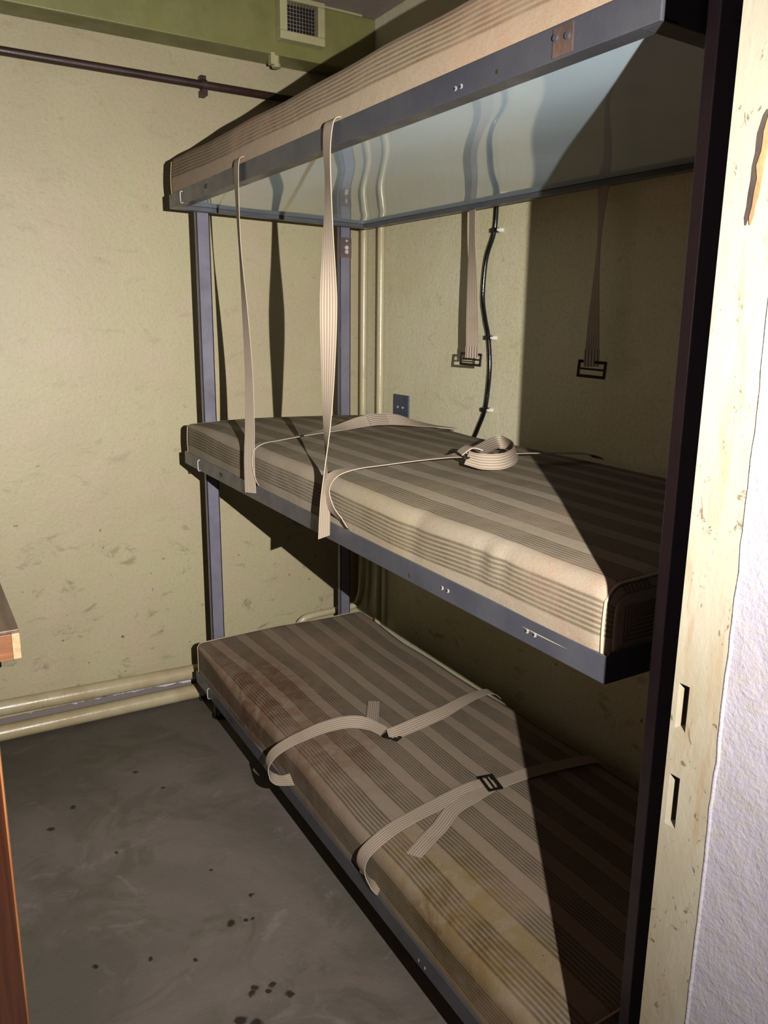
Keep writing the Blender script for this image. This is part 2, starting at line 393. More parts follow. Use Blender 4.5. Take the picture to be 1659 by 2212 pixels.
# lilac painted skirting with a ragged lower edge
def skirting():
    mb = MB(); mb.box((XL, -.005, .0), (0, 0, .06)); o = mb.build('baseboard_back', M_hall); struct(o)
    m = NT('ragged_skirting'); ob = m.coord(); sep = m.n('ShaderNodeSeparateXYZ'); m.l(ob, sep.inputs[0])
    zz = m.math('MULTIPLY_ADD', m.noise(m.mapping(ob, scale=(1, 1, 1)), 16, 5, 0.7), 0.05, sep.outputs[2])
    zz = m.math('MULTIPLY_ADD', m.math('ADD', sep.outputs[0], 1.0), 0.026, zz)
    f = m.ramp(zz, 0.080, 0.084)
    col = m.mix(f, lin((138, 126, 120)), lin((226, 224, 234)))
    m.fin(col, 0.5, m.bump(f, 0.5, 0.003)); o.data.materials[0] = m.m
    return o
sk = skirting()
for v in sk.data.vertices:
    if v.co.z > .1: v.co.z = .112

# open wooden door leaf at the left
def leaf():
    a = V((-1.775, -2.30, 0)); b = V((-1.4822, -1.60, 0)); d = (b - a).normalized(); nrm = V((-d.y, d.x, 0)) * .04
    r = thing('door_1', 'orange varnished wooden door leaf standing open at the left', 'door', a)
    del r['label']; del r['category']; struct(r)
    mb = MB(); q = [a, b, b + nrm, a + nrm]
    mb.hexa([p + V((0, 0, .012)) for p in q], [p + V((0, 0, 1.96)) for p in q]); mb.build('door_panel', M_orange, r, bevel=.003)
    mb = MB(); e = b - d * .0; q = [e - d * .001 - nrm * .04, e + d * .0025 - nrm * .04, e + d * .0025 + nrm * 1.02, e - d * .001 + nrm * 1.02]
    mb.hexa([p + V((0, 0, .012)) for p in q], [p + V((0, 0, 1.96)) for p in q]); mb.build('edge_strip', wood('worn_edge', (186, 128, 84), (140, 84, 48), 0.4, 2), r)
leaf()

# ------------------------------------------------------------------ bunk bed frame
U = [V((-.8014, -.2674, 1.7055)), V((-.8083, -2.1055, 1.6865)), V((-.1215, -2.1055, 1.6745)), V((-.1241, -.2764, 1.6938))]
Md = [V((-.7841, -.2493, .9286)), V((-.7836, -2.0797, .9021)), V((-.124, -2.0797, .9021)), V((-.124, -.2493, .9286))]
Ld = [V((-.7834, -.2621, .1640)), V((-.8196, -2.080, .1677)), V((-.124, -2.080, .1677)), V((-.124, -.2621, .1640))]
bed = thing('bunk_bed', 'three tier bunk frame of blue grey painted angle iron standing along the right wall', 'bunk bed', (-.45, -1.17, 0))
def rail(name, A, B, inw, h=.040, wd=.030, t=.004, ext=0.0):
    """angle iron: upright leg on the outside, flange turned inward at the bottom"""
    i = V(inw); mb = MB(); Z = V((0, 0, 1))
    prof = [V((0, 0)), V((wd, 0)), V((wd, t)), V((t, t)), V((t, h)), V((0, h))]
    vs = []
    for P in (A, B): vs += [P + i * p.x + Z * p.y for p in prof]
    fs = [(k, (k + 1) % 6, 6 + (k + 1) % 6, 6 + k) for k in range(6)]
    fs += [(0, 1, 2, 3), (0, 3, 4, 5), (9, 8, 7, 6), (11, 10, 9, 6)]
    mb.add(vs, fs); return mb.build(name, M_steel, bed, bevel=.0012)
rails = {}
for key, D in (('U', U), ('M', Md), ('L', Ld)):
    rails[key] = rail('front_rail', D[0], D[1], (1, 0, 0))
    rails[key + 'r'] = rail('rear_rail', D[3], D[2], (-1, 0, 0), t=.0125, wd=.024)
    rails[key + 'e'] = rail('end_rail', D[0] + V((.0045, 0, 0)), D[3] - V((.0045, 0, 0)), (0, -1, 0), t=.0125, wd=.020)
    rails[key + 'n'] = rail('end_rail', D[1] + V((.0045, 0, 0)), D[2] - V((.0045, 0, 0)), (0, 1, 0), h=.044)
def panel(D, wav):
    nx, ny = 28, 84; mb = MB(); vs = []; uv = []
    for s in (0, 1):
        for j in range(ny + 1):
            for i in range(nx + 1):
                a, b = i / nx, j / ny
                p = (D[0] * (1 - a) + D[3] * a) * (1 - b) + (D[1] * (1 - a) + D[2] * a) * b
                q = V((p.x + (.006 if a == 0 else -.006 if a == 1 else 0), p.y + (-.006 if b == 0 else .006 if b == 1 else 0), p.z + .0125))
                edge = min(1, min(a, 1 - a) * 5) * min(1, min(b, 1 - b) * 12)
                dz = edge * wav * (.0030 * math.sin(a * 9.0 + 1.0 + b * 2.0) * (1 - .3 * a) + .0022 * noise.noise(V((a * 2.2, b * 4.2, 3))) + .0026)
                q.z += dz + .0020 * s; vs.append(q); uv.append((a, b))
    n1 = (nx + 1) * (ny + 1); fs = []
    for j in range(ny):
        for i in range(nx):
            k = j * (nx + 1) + i; f = (k, k + 1, k + nx + 2, k + nx + 1)
            fs.append(f); fs.append(tuple(n1 + q for q in reversed(f)))
    bd = [i for i in range(nx + 1)] + [j * (nx + 1) + nx for j in range(1, ny + 1)] + [ny * (nx + 1) + i for i in range(nx - 1, -1, -1)] + [j * (nx + 1) for j in range(ny - 1, 0, -1)]
    for q in range(len(bd)): a, b = bd[q], bd[(q + 1) % len(bd)]; fs.append((a, b, b + n1, a + n1))
    mb.add(vs, fs, uv); o = mb.build('deck_panel', M_panel, bed, smooth=False)
    for p in o.data.polygons:
        p.use_smooth = True
    o['label'] = 'glossy pale blue sheet'
panel(U, 1.0); panel(Md, .6); panel(Ld, .6)
def post(x0, x1, yb0, yt0, z1, dx=0.0, z0=0.0, depth=.020, sgn=1):
    mb = MB()
    for (xa, xb, ya, yb) in ((x0, x1, 0, .004), (x0, x0 + .004, 0, depth), (x1 - .004, x1, 0, depth)):
        if xa == x0 and xb == x1: ya, yb = (0, .004)
        bot = [(xa, yb0 + sgn * ya, z0), (xb, yb0 + sgn * ya, z0), (xb, yb0 + sgn * yb, z0), (xa, yb0 + sgn * yb, z0)]
        top = [(xa + dx, yt0 + sgn * ya, z1), (xb + dx, yt0 + sgn * ya, z1), (xb + dx, yt0 + sgn * yb, z1), (xa + dx, yt0 + sgn * yb, z1)]
        mb.hexa(bot, top)
    return mb.build('post', M_post, bed, bevel=.0008)
post(-.7138, -.671, -.2465, -.2465, 1.74, sgn=1)
pr = post(-.2115, -.170, -.2465, -.2465, 1.73, sgn=1)
# posts at the near end lean very slightly
def near_post(xt, xb):
    mb = MB()
    yb, yt = -2.0828, -2.1335; z1 = 1.98
    def q(x, y, w, dp): return [(x, y, 0), (x + w, y, 0), (x + w, y - dp, 0), (x, y - dp, 0)]
    bot = [(px, py, 0.0) for px, py, _ in q(xb, yb, .056, .018)]; top = [(px, py, z1) for px, py, _ in q(xt, yt + .018, .056, .018)]
    mb.hexa(bot, top); o = mb.build('post', M_post, bed, bevel=.0015); return o
np1 = near_post(-.750, -.694); near_post(-.230, -.185)
for z, x, y in ((.922, -.696, -2.1175), (.701, -.690, -2.1135), (1.70, -.712, -2.130), (.25, -.675, -2.105)):
    mb = MB(); mb.tube([(x, y + .008, z), (x, y - .0035, z)], .005, 8); mb.build('bolt', M_steel, np1)
# feet pads
for x, y in ((-.692, -.236), (-.19, -.236), (-.66, -2.09), (-.19, -2.09)):
    mb = MB(); mb.tube([(x, y, 0), (x, y, .006)], .032, 20); mb.build('foot_pad', M_buckle, bed)
# fittings on the rails
def rx(D, y):
    t = (y - D[0].y) / (D[1].y - D[0].y); p = D[0].lerp(D[1], t); return p.x, p.z
def hole(key, D, y, dz=.022, r=.0034, lit=True):
    x, z = rx(D, y); z += dz
    mb = MB(); mb.tube([(x + .003, y, z), (x - .0006, y, z)], r, 14); mb.build('rivet_hole', M_bolt if lit else M_dark, rails[key], smooth=False)
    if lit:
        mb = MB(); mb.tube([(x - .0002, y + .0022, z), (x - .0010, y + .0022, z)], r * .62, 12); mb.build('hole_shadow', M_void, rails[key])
for y in (-1.703, -1.720, -1.923, -1.940): hole('M', Md, y, .020)
hole('M', Md, -1.599, .012, .004, False)
for y in (-1.732, -1.746): hole('U', U, y, .014, .0034)
hole('U', U, -1.828, .014, .003, False)
for y in (-1.700, -1.722): hole('L', Ld, y, .012, .003)
def staple(key, D, y, oval_y):
    x, z = rx(D, y)
    mb = MB(); mb.tube(cr([(x + .001, y + .003, z + .034), (x - .006, y + .003, z + .032), (x - .007, y + .002, z + .016), (x - .006, y, z + .002), (x - .001, y - .006, z + .003)], 5), .0018, 8)
    mb.build('hook', M_bolt, rails[key], smooth=True)
    x, z = rx(D, oval_y)
    mb = MB(); mb.tube([(x + .003, oval_y, z + .022), (x - .0008, oval_y, z + .022)], .006, 14); mb.tube([(x + .003, oval_y - .012, z + .022), (x - .0008, oval_y - .012, z + .022)], .006, 14)
    mb.build('slot', M_dark, rails[key])
staple('U', U, -.405, -.60); staple('M', Md, -.405, -.585); staple('L', Ld, -.41, -.62)
x, z = rx(U, -1.954)
mb = MB(); mb.box((x - .0012, -1.973, z + .003), (x + .002, -1.938, z + .036)); rp = mb.build('rust_patch', M_rust, rails['U']); rp['label'] = 'rusty bare patch with two rivets'
for y, dz in ((-1.965, .022), (-1.944, .025)):
    mb = MB(); mb.tube([(x, y, z + dz), (x - .004, y, z + dz)], .004, 10); mb.build('rivet', M_steel, rp)
# bolt plate on rear post
mb = MB(); mb.box((-.2125, -.2505, 1.60), (-.169, -.2463, 1.665)); bp_ = mb.build('bolt_plate', M_rust, pr)
for z in (1.618, 1.632, 1.654):
    mb = MB(); mb.tube([(-.190, -.2495, z), (-.190, -.256, z)], .007 if z < 1.65 else .004, 10); mb.build('bolt', M_bolt, bp_)

# ------------------------------------------------------------------ mattresses
def mattress(name, mat, label, x0, x1, y0, y1, zb0, zb1, h, r, disp, u0=0.0, seam=.0022):
    """rounded slab; x0 front, x1 rear; y0 far end, y1 near end; zb at the two ends; disp(point, u)->offset"""
    NS = 132; re = min(r, .022)
    def loop(ins, k=1.0):
        pts = []; rr = max(r * k - ins * .5, .004)
        X0, X1, Z0, Z1 = ins, (x1 - x0) - ins, 0, h - ins
        def arc(cx, cz, a0, a1, n, rad): return [(cx + rad * math.cos(a0 + (a1 - a0) * k / n), cz + rad * math.sin(a0 + (a1 - a0) * k / n)) for k in range(n + 1)]
        rb = .010
        P = arc(X0 + rb, Z0 + rb, 1.5 * math.pi, math.pi, 4, rb)
        for k in range(1, 8): P.append((X0, Z0 + rb + (Z1 - rr - Z0 - rb) * k / 8))
        P += arc(X0 + rr, Z1 - rr, math.pi, .5 * math.pi, 9, rr)
        for k in range(1, 34): P.append((X0 + rr + (X1 - X0 - 2 * rr) * k / 34, Z1))
        P += arc(X1 - rr, Z1 - rr, .5 * math.pi, 0, 9, rr)
        for k in range(1, 5): P.append((X1, Z1 - rr - (Z1 - rr - Z0 - rb) * k / 5))
        P += arc(X1 - rb, Z0 + rb, 0, -.5 * math.pi, 4, rb)
        for k in range(1, 12): P.append((X1 - rb - (X1 - X0 - 2 * rb) * k / 12, Z0))
        return P
    base = loop(0); n = len(base)
    us = [0.0]
    for k in range(1, n): us.append(us[-1] + math.hypot(base[k][0] - base[k - 1][0], base[k][1] - base[k - 1][1]))
    mb = MB(); vs = []; uv = []
    rows = []
    for k in range(4): a = k / 4 * math.pi / 2; rows.append((re * (1 - math.sin(a)), re * (1 - math.cos(a)) if k else 0))
    stations = [(0 + re * (1 - math.cos(a)), re * (1 - math.sin(a))) for a in [i / 4 * math.pi / 2 for i in range(5)]]
    Ltot = abs(y1 - y0)
    ys = [(s, ins) for s, ins in stations] + [(re + (Ltot - 2 * re) * k / NS, 0) for k in range(1, NS)] + [(Ltot - s, ins) for s, ins in reversed(stations)]
    for s, ins in ys:
        P = loop(ins * .8, .35 + .65 * min(1, s / .35)); y = y0 - s; t = s / Ltot; zb = zb0 + (zb1 - zb0) * t
        for k, (px, pz) in enumerate(P):
            p = V((x0 + px, y, zb + pz)); uu = us[k]
            p = p + disp(p, uu, px, pz, s, Ltot)
            vs.append(p); uv.append((us[k] + u0, s))
    m_ = len(ys)
    fs = [(i * n + j, i * n + (j + 1) % n, (i + 1) * n + (j + 1) % n, (i + 1) * n + j) for i in range(m_ - 1) for j in range(n)]
    mb.add(vs, fs, uv)
    # end caps: concentric rings, stripes follow the rim
    ringU = []
    for end, i0 in ((0, 0), (1, m_ - 1)):
        prev = [i0 * n + j for j in range(n)]; cen = V((0, 0, 0))
        for q in prev: cen += V(mb.v[q])
        cen /= n
        ring0 = [V(mb.v[q]) for q in prev]
        vv = []; uu = []; K = 12
        for k in range(0, K + 1):
            d = h * .5 * k / K * .96
            for q in range(n):
                p = ring0[q]; px = min(max(p.x, x0 + d), x1 - d) if x0 + d < x1 - d else cen.x
                c2 = V((px, p.y, p.z)); zc = cen.z
                c2.z = p.z + (zc - p.z) * (k / K) * .96
                c2.y += (.006 if end == 0 else -.006) * math.sin(k / K * math.pi / 2)
                vv.append(c2); uu.append((d * 1.4 + u0 + .01, q * .01))
        ff = [(k * n + j, k * n + (j + 1) % n, (k + 1) * n + (j + 1) % n, (k + 1) * n + j) for k in range(K) for j in range(n)]
        ff.append(tuple(K * n + j for j in range(n)))
        mb.add(vv, ff, uu)
    o = mb.build(name, mat, None, smooth=True)
    tag(o, label, 'mattress', 'striped mattresses on the bunk')
    # piping at the near end and far end rims, and along the lower front edge
    def rim(i):
        pts = [V(vs[i * n + k]) for k in range(0, n - 12)]; return pts
    for i, sg in ((2, 1), (m_ - 3, -1)):
        pts = [p + V((0, .002 * sg, 0)) for p in rim(i)]
        c = V((x0 + (x1 - x0) / 2, pts[0].y, zb0 + h / 2))
        pts = [p + V((-.002 if q < 14 else 0, 0, .001 if 12 < q < n - 30 else 0)) for q, p in enumerate(pts)]
        mb2 = MB(); mb2.tube(pts, seam, 6); mb2.build('piping', M_piping, o, smooth=True)
    mb2 = MB(); pts = [V(vs[i * n + 3]) + V((-.0012, 0, 0)) for i in range(3, m_ - 3)]; mb2.tube(pts, seam * .9, 6); mb2.build('piping', M_piping, o, smooth=True)
    return o
def nz(p, f, s=0): return noise.noise(V((p.x * f + s, p.y * f, p.z * f)))
def wt(a, b, x):
    t = max(0, min(1, (x - a) / (b - a))); return t * t * (3 - 2 * t)
def dU(p, u, px, pz, s, L):
    return V((-.004 * math.sin(pz / .11 * math.pi) if px < .1 else 0, 0, .004 * nz(p, 5) * (pz / .1)))
def dM(p, u, px, pz, s, L):
    up_ = pz / .115; off = V((0, 0, 0))
    off.z += .004 * nz(p, 4) * up_ + .010 * math.sin(min(1, max(0, px / .69)) * math.pi) * up_
    off.z -= .006 * math.exp(-((s) / .12) ** 2) * up_
    fr = 1 - wt(.0, .16, px)
    off.x += fr * (-.003 * math.sin(up_ * math.pi) + .003 * nz(p, 6, 9))
    # dent and crease in the front near its middle
    yc = -1.60; d = p.y - yc
    k = math.exp(-(d / .28) ** 2) if d > 0 else math.exp(-(d / .14) ** 2)
    off.z -= fr * .011 * k * math.sin(min(1, max(0, up_)) * math.pi * .8)
    off.x += fr * .009 * math.exp(-(abs(d) / .035)) * up_
    for yy, aa in ((-1.80, .004), (-1.83, -.003), (-1.86, .003)):
        off.x += fr * aa * math.exp(-((p.y - yy) / .010) ** 2) * math.exp(-((pz - .085) / .03) ** 2)
    return off
def dL(p, u, px, pz, s, L):
    up_ = pz / .115; off = V((0, 0, 0))
    off.z += .005 * nz(p, 4, 3) * up_ + .006 * math.sin(min(1, max(0, px / .65)) * math.pi) * up_
    fr = 1 - wt(.0, .16, px)
    off.x += fr * (.004 * nz(p, 5, 9)) - fr * .030 * wt(.25, 1.9, s) * (1 if True else 0)
    off.x += .008 * wt(.45, .65, px) * nz(p, 5, 20)
    return off
mattress('mattress', M_tickU, 'striped beige mattress on the topmost bunk', -.797, -.13, -.279, -2.095, 1.7225, 1.7035, .121, .022, dU, u0=.034)
mattress('mattress', M_tickM, 'striped beige mattress on the middle bunk under two hanging straps', -.779, -.095, -.262, -2.070, .9455, .9190, .1185, .028, dM, u0=.0475)
mattress('mattress', M_tickL, 'stained striped brownish mattress on the lowest bunk just above the floor', -.779, -.133, -.268, -2.070, .1810, .1840, .1285, .045, dL, u0=.0595)

# ------------------------------------------------------------------ webbing straps
def ribbon(mb, P, W, wid=.038, t=.0016, sub=8, v0=0.0):
    """P: centre line points, W: width directions (control values), both interpolated"""
    c = cr(P, sub); wv = cr(W, sub); vs = []; uv = []; L = 0
    for i, p in enumerate(c):
        tt = (c[min(i + 1, len(c) - 1)] - c[max(i - 1, 0)])
        if tt.length < 1e-9: tt = V((0, 0, 1))
        tt.normalize(); w_ = wv[i]; ww = w_.length or 1; w_ = (w_ - tt * w_.dot(tt))
        if w_.length < 1e-6: w_ = tt.orthogonal()
        w_.normalize(); nn = tt.cross(w_)
        if i: L += (c[i] - c[i - 1]).length
        hw = wid / 2 * (ww if ww < .99 else 1.0)
        for k in range(5):
            a = -1 + k / 2; vs.append(p + w_ * hw * a + nn * (t / 2)); uv.append((.5 + a / 2, v0 + L))
        for k in range(5):
            a = 1 - k / 2; vs.append(p + w_ * hw * a - nn * (t / 2)); uv.append((.5 + a / 2, v0 + L))
    n = 10; m_ = len(c)
    fs = [(i * n + j, i * n + (j + 1) % n, (i + 1) * n + (j + 1) % n, (i + 1) * n + j) for i in range(m_ - 1) for j in range(n)]
    for b in (0, (m_ - 1) * n):
        for k in range(4): fs.append((b + k, b + k + 1, b + 8 - k, b + 9 - k))
    mb.add(vs, fs, uv)
def strap(label, segs, wid=.038, group='striped webbing straps on the bunk'):
    mb = MB()
    for s in segs: ribbon(mb, s[0], s[1], wid if len(s) < 3 else s[2])
    o = mb.build('webbing_strap', M_web, None, smooth=False)
    md = o.modifiers.new('sm', 'EDGE_SPLIT'); md.split_angle = 1.0
    for p in o.data.polygons: p.use_smooth = True
    return tag(o, label, 'strap', group)
def buckle(par, c, a, b, w=.056, h=.030, r=.0022):
    """rectangular wire buckle with a middle bar; a = long direction, b = short direction"""
    c = V(c); a = V(a).normalized(); b = V(b).normalized(); b = (b - a * b.dot(a)).normalized()
    mb = MB(); k = .004
    P = []
    for sa, sb in ((1, 1), (-1, 1), (-1, -1), (1, -1)):
        P.append((sa, sb))
    ring = [c + a * sa * w / 2 + b * sb * h / 2 for sa, sb in P]
    nrm = a.cross(b)
    for i in range(4):
        p, q = ring[i], ring[(i + 1) % 4]; d = (q - p).normalized(); sd = d.cross(nrm).normalized() * .0036; n2 = nrm * .0016
        p = p - d * .0028; q = q + d * .0028
        mb.hexa([p + sd + n2, p - sd + n2, p - sd - n2, p + sd - n2], [q + sd + n2, q - sd + n2, q - sd - n2, q + sd - n2])
    p, q = c - a * w / 2, c + a * w / 2; d = a; sd = b * .0024; n2 = nrm * .0012
    mb.hexa([p + sd + n2, p - sd + n2, p - sd - n2, p + sd - n2], [q + sd + n2, q - sd + n2, q - sd - n2, q + sd - n2])
    return mb.build('buckle', M_buckle, par, bevel=.0008)
Y = V((0, 1, 0)); X = V((1, 0, 0)); Z = V((0, 0, 1))
# view direction dependent twist is real: strap one is edge-on at the top and opens towards its lower end
def wd(deg): a = math.radians(deg); return V((math.sin(a), math.cos(a), 0))   # 0 = along the bunk, 90 = across it
A = strap('pale webbing strap hanging down from the top bunk, nearest the far wall',
      [([(-.785, -.862, 1.755), (-.803, -.860, 1.752), (-.811, -.858, 1.742), (-.812, -.856, 1.70), (-.810, -.854, 1.62), (-.806, -.853, 1.53), (-.800, -.856, 1.40), (-.796, -.860, 1.26), (-.798, -.863, 1.12), (-.802, -.863, 1.03), (-.802, -.866, .944)],
        [Y, Y, wd(3), wd(6), wd(11), wd(13), wd(0), wd(-10), wd(-18), wd(-24), wd(-28)], .036)])
B = strap('pale twisted strap hanging from the top bunk rail, right one of the two',
      [([(-.785, -1.345, 1.742), (-.806, -1.344, 1.740), (-.815, -1.342, 1.728), (-.816, -1.337, 1.69), (-.813, -1.335, 1.63), (-.812, -1.333, 1.53), (-.811, -1.331, 1.41), (-.811, -1.328, 1.29), (-.812, -1.324, 1.18), (-.814, -1.321, 1.09), (-.813, -1.315, 1.01), (-.813, -1.309, .930)],
        [Y, Y, wd(0), wd(6), wd(10), wd(-5), wd(-38), wd(-20), wd(2), wd(30), wd(58), wd(66)], .037)])
Cs = strap('webbing strap with a buckle hanging at the back beside the black cable',
      [([(-.120, -.886, 1.742), (-.131, -.886, 1.735), (-.133, -.886, 1.70), (-.131, -.887, 1.60), (-.130, -.892, 1.506), (-.130, -.899, 1.378), (-.130, -.905, 1.285)],
        [Y, Y, wd(10), wd(8), wd(-8), wd(-30), wd(-38)], .036)])
buckle(Cs, (-.131, -.900, 1.279), (-.5, 1, .06), (0, .1, 1), .062, .030)
mb = MB(); ribbon(mb, [(-.132, -.905, 1.315), (-.132, -.905, 1.283)], [wd(-38), wd(-38)], .037, .003, 4); mb.build('stitched_end', M_stitch, Cs)
Ds = strap('webbing strap with a buckle hanging in the dark at the back, right of the cable',
      [([(-.120, -1.386, 1.73), (-.135, -1.385, 1.725), (-.140, -1.383, 1.69), (-.140, -1.381, 1.58), (-.140, -1.380, 1.483), (-.140, -1.381, 1.378), (-.140, -1.384, 1.285)],
        [Y, Y, wd(0), wd(34), wd(26), wd(0), wd(-24)], .036)])
buckle(Ds, (-.141, -1.386, 1.274), (-.3, 1, .05), (0, .1, 1), .068, .034)
mb = MB(); ribbon(mb, [(-.142, -1.384, 1.320), (-.142, -1.385, 1.280)], [wd(-24), wd(-24)], .037, .003, 4); mb.build('stitched_end', M_stitch, Ds)
# across the middle mattress, far one: rises in an arch with a stitched end in the middle
Es = strap('webbing strap arched across the middle mattress, the one nearer the far wall',
      [([(-.786, -.882, .962), (-.793, -.872, .985), (-.797, -.864, 1.02), (-.793, -.862, 1.055), (-.770, -.862, 1.070), (-.72, -.850, 1.074), (-.62, -.835, 1.082), (-.52, -.81, 1.090), (-.44, -.795, 1.101), (-.378, -.790, 1.106), (-.31, -.790, 1.102), (-.24, -.792, 1.088), (-.17, -.795, 1.076), (-.10, -.80, 1.066)],
        [wd(12), wd(14), wd(14), V((.2, 1, .1)), V((.1, 1, -.06)), V((0, 1, -.10)), V((0, 1, -.06)), V((0, .95, .25)), V((0, .7, .7)), V((0, .5, .85)), V((0, .6, .8)), V((0, .9, .4)), V((0, 1, .1)), Y], .036)])
mb = MB(); ribbon(mb, [(-.41, -.7935, 1.105), (-.378, -.7925, 1.109), (-.345, -.7925, 1.107)], [V((0, .8, .8))] * 3, .033, .004, 5); mb.build('stitched_end', M_stitch, Es)
# across the middle mattress, near one: on edge, folded in a loop at the buckle
Fs = strap('webbing strap lying on edge across the middle mattress, folded into a loop at its buckle',
      [([(-.784, -1.372, .957), (-.792, -1.350, .973), (-.806, -1.325, 1.000), (-.812, -1.315, 1.035), (-.800, -1.325, 1.064), (-.765, -1.336, 1.077), (-.70, -1.340, 1.081), (-.60, -1.348, 1.086), (-.52, -1.356, 1.089), (-.49, -1.358, 1.090)],
        [wd(20), wd(8), wd(0), wd(0), V((0, 1, .0)), V((0, 1, -.07)), V((0, 1, -.10)), V((0, 1, -.10)), V((0, 1, -.02)), V((0, 1, .3))], .036),
       ([(-.50, -1.385, 1.088), (-.485, -1.42, 1.084), (-.455, -1.440, 1.084), (-.415, -1.430, 1.087), (-.370, -1.395, 1.090), (-.330, -1.345, 1.093), (-.305, -1.290, 1.095), (-.310, -1.262, 1.096), (-.345, -1.280, 1.096), (-.40, -1.320, 1.095), (-.45, -1.355, 1.095), (-.49, -1.372, 1.095)],
        [V((.3, .3, .8)), V((-.2, .4, .9)), V((-.1, .3, .95)), V((-.2, .3, .9)), V((-.3, .2, .9)), V((-.4, .1, .9)), V((-.4, .2, .9)), V((-.2, .3, .9)), V((-.3, .5, .7)), V((-.3, .7, .5)), V((-.2, .8, .4)), V((0, .8, .3))], .034),
       ([(-.40, -1.372, 1.088), (-.33, -1.378, 1.086), (-.24, -1.385, 1.080), (-.14, -1.39, 1.072), (-.10, -1.39, 1.058)],
        [V((0, 1, -.08)), V((0, 1, -.10)), V((0, 1, -.08)), Y, Y], .036)])
buckle(Fs, (-.485, -1.366, 1.094), (.15, 1, .1), (1, -.2, .25), .050, .034)
mb = MB(); ribbon(mb, [(-.500, -1.358, 1.094), (-.480, -1.366, 1.108), (-.455, -1.372, 1.102)], [V((.2, 1, 0))] * 3, .034, .003, 5); mb.build('stitched_end', M_web, Fs)
# lower mattress, far strap: hangs out in a loop past the rail, knotted round its buckle
Gs = strap('webbing strap looped loosely over the lowest mattress, the farther of its two straps',
      [([(-.788, -1.066, .219), (-.812, -1.066, .223), (-.832, -1.062, .231), (-.844, -1.052, .246), (-.848, -1.047, .270), (-.835, -1.054, .299), (-.802, -1.064, .323), (-.75, -1.064, .334), (-.70, -1.063, .340), (-.64, -1.068, .342), (-.60, -1.085, .341), (-.575, -1.115, .337), (-.558, -1.145, .330)],
        [V((.2, .9, .4)), V((.3, .9, .2)), V((.3, .9, .3)), V((.25, .95, .2)), V((.2, 1, .1)), V((.1, 1, .1)), V((0, 1, .1)), V((-.05, 1, .2)), V((-.05, 1, .35)), V((.1, 1, .55)), V((.4, .8, .6)), V((.7, .6, .3)), V((.9, .4, .2))], .036),
       ([(-.555, -1.160, .328), (-.53, -1.166, .332), (-.48, -1.158, .332), (-.42, -1.145, .330), (-.35, -1.128, .328), (-.27, -1.104, .329), (-.20, -1.088, .328), (-.155, -1.085, .322), (-.128, -1.085, .300)],
        [V((.2, 1, .5)), V((0, 1, .7)), V((0, .8, .8)), V((0, .8, .7)), V((.1, 1, .5)), V((.2, 1, .2)), V((.2, 1, 0)), V((.1, 1, 0)), V((.0, 1, 0))], .034),
       ([(-.578, -1.108, .3285), (-.555, -1.075, .3275), (-.525, -1.030, .3265), (-.490, -.975, .3260)],
        [V((.8, -.4, 0)), V((.85, -.5, 0)), V((.85, -.5, 0)), V((.85, -.5, 0))], .034)])
buckle(Gs, (-.548, -1.168, .3235), (.5, -1, .05), (1, .5, 0), .042, .018)
# lower mattress, near strap
Hs = strap('webbing strap flat across the lowest mattress, nearer of its two, with a loose tail',
      [([(-.798, -1.530, .212), (-.812, -1.514, .225), (-.824, -1.500, .248), (-.824, -1.497, .272), (-.812, -1.502, .296), (-.780, -1.505, .317), (-.733, -1.495, .323), (-.68, -1.488, .326), (-.597, -1.476, .327), (-.53, -1.468, .328), (-.49, -1.470, .330), (-.46, -1.476, .331)],
        [V((.1, .95, .3)), V((.1, .95, .2)), V((.05, 1, .1)), V((.05, 1, .1)), V((.05, 1, .0)), V((0, 1, 0)), V((0, 1, 0)), V((-.05, 1, 0)), V((-.1, 1, .1)), V((-.1, 1, .15)), V((0, 1, .1)), V((0, 1, 0))], .036),
       ([(-.455, -1.480, .3245), (-.40, -1.481, .326), (-.344, -1.484, .327), (-.24, -1.50, .327), (-.165, -1.515, .324), (-.130, -1.520, .300)],
        [Y, Y, V((0, 1, .05)), Y, Y, Y], .036),
       ([(-.470, -1.486, .330), (-.53, -1.497, .3275), (-.60, -1.513, .3265), (-.66, -1.547, .3245), (-.71, -1.570, .3235), (-.757, -1.592, .3190)],
        [V((-.1, 1, 0)), V((.1, 1, 0)), V((.3, 1, 0)), V((.5, .9, 0)), V((.45, .9, 0)), V((.45, .9, 0))], .036)])
buckle(Hs, (-.470, -1.480, .335), (.25, 1, 0), (1, -.25, .04), .056, .030)

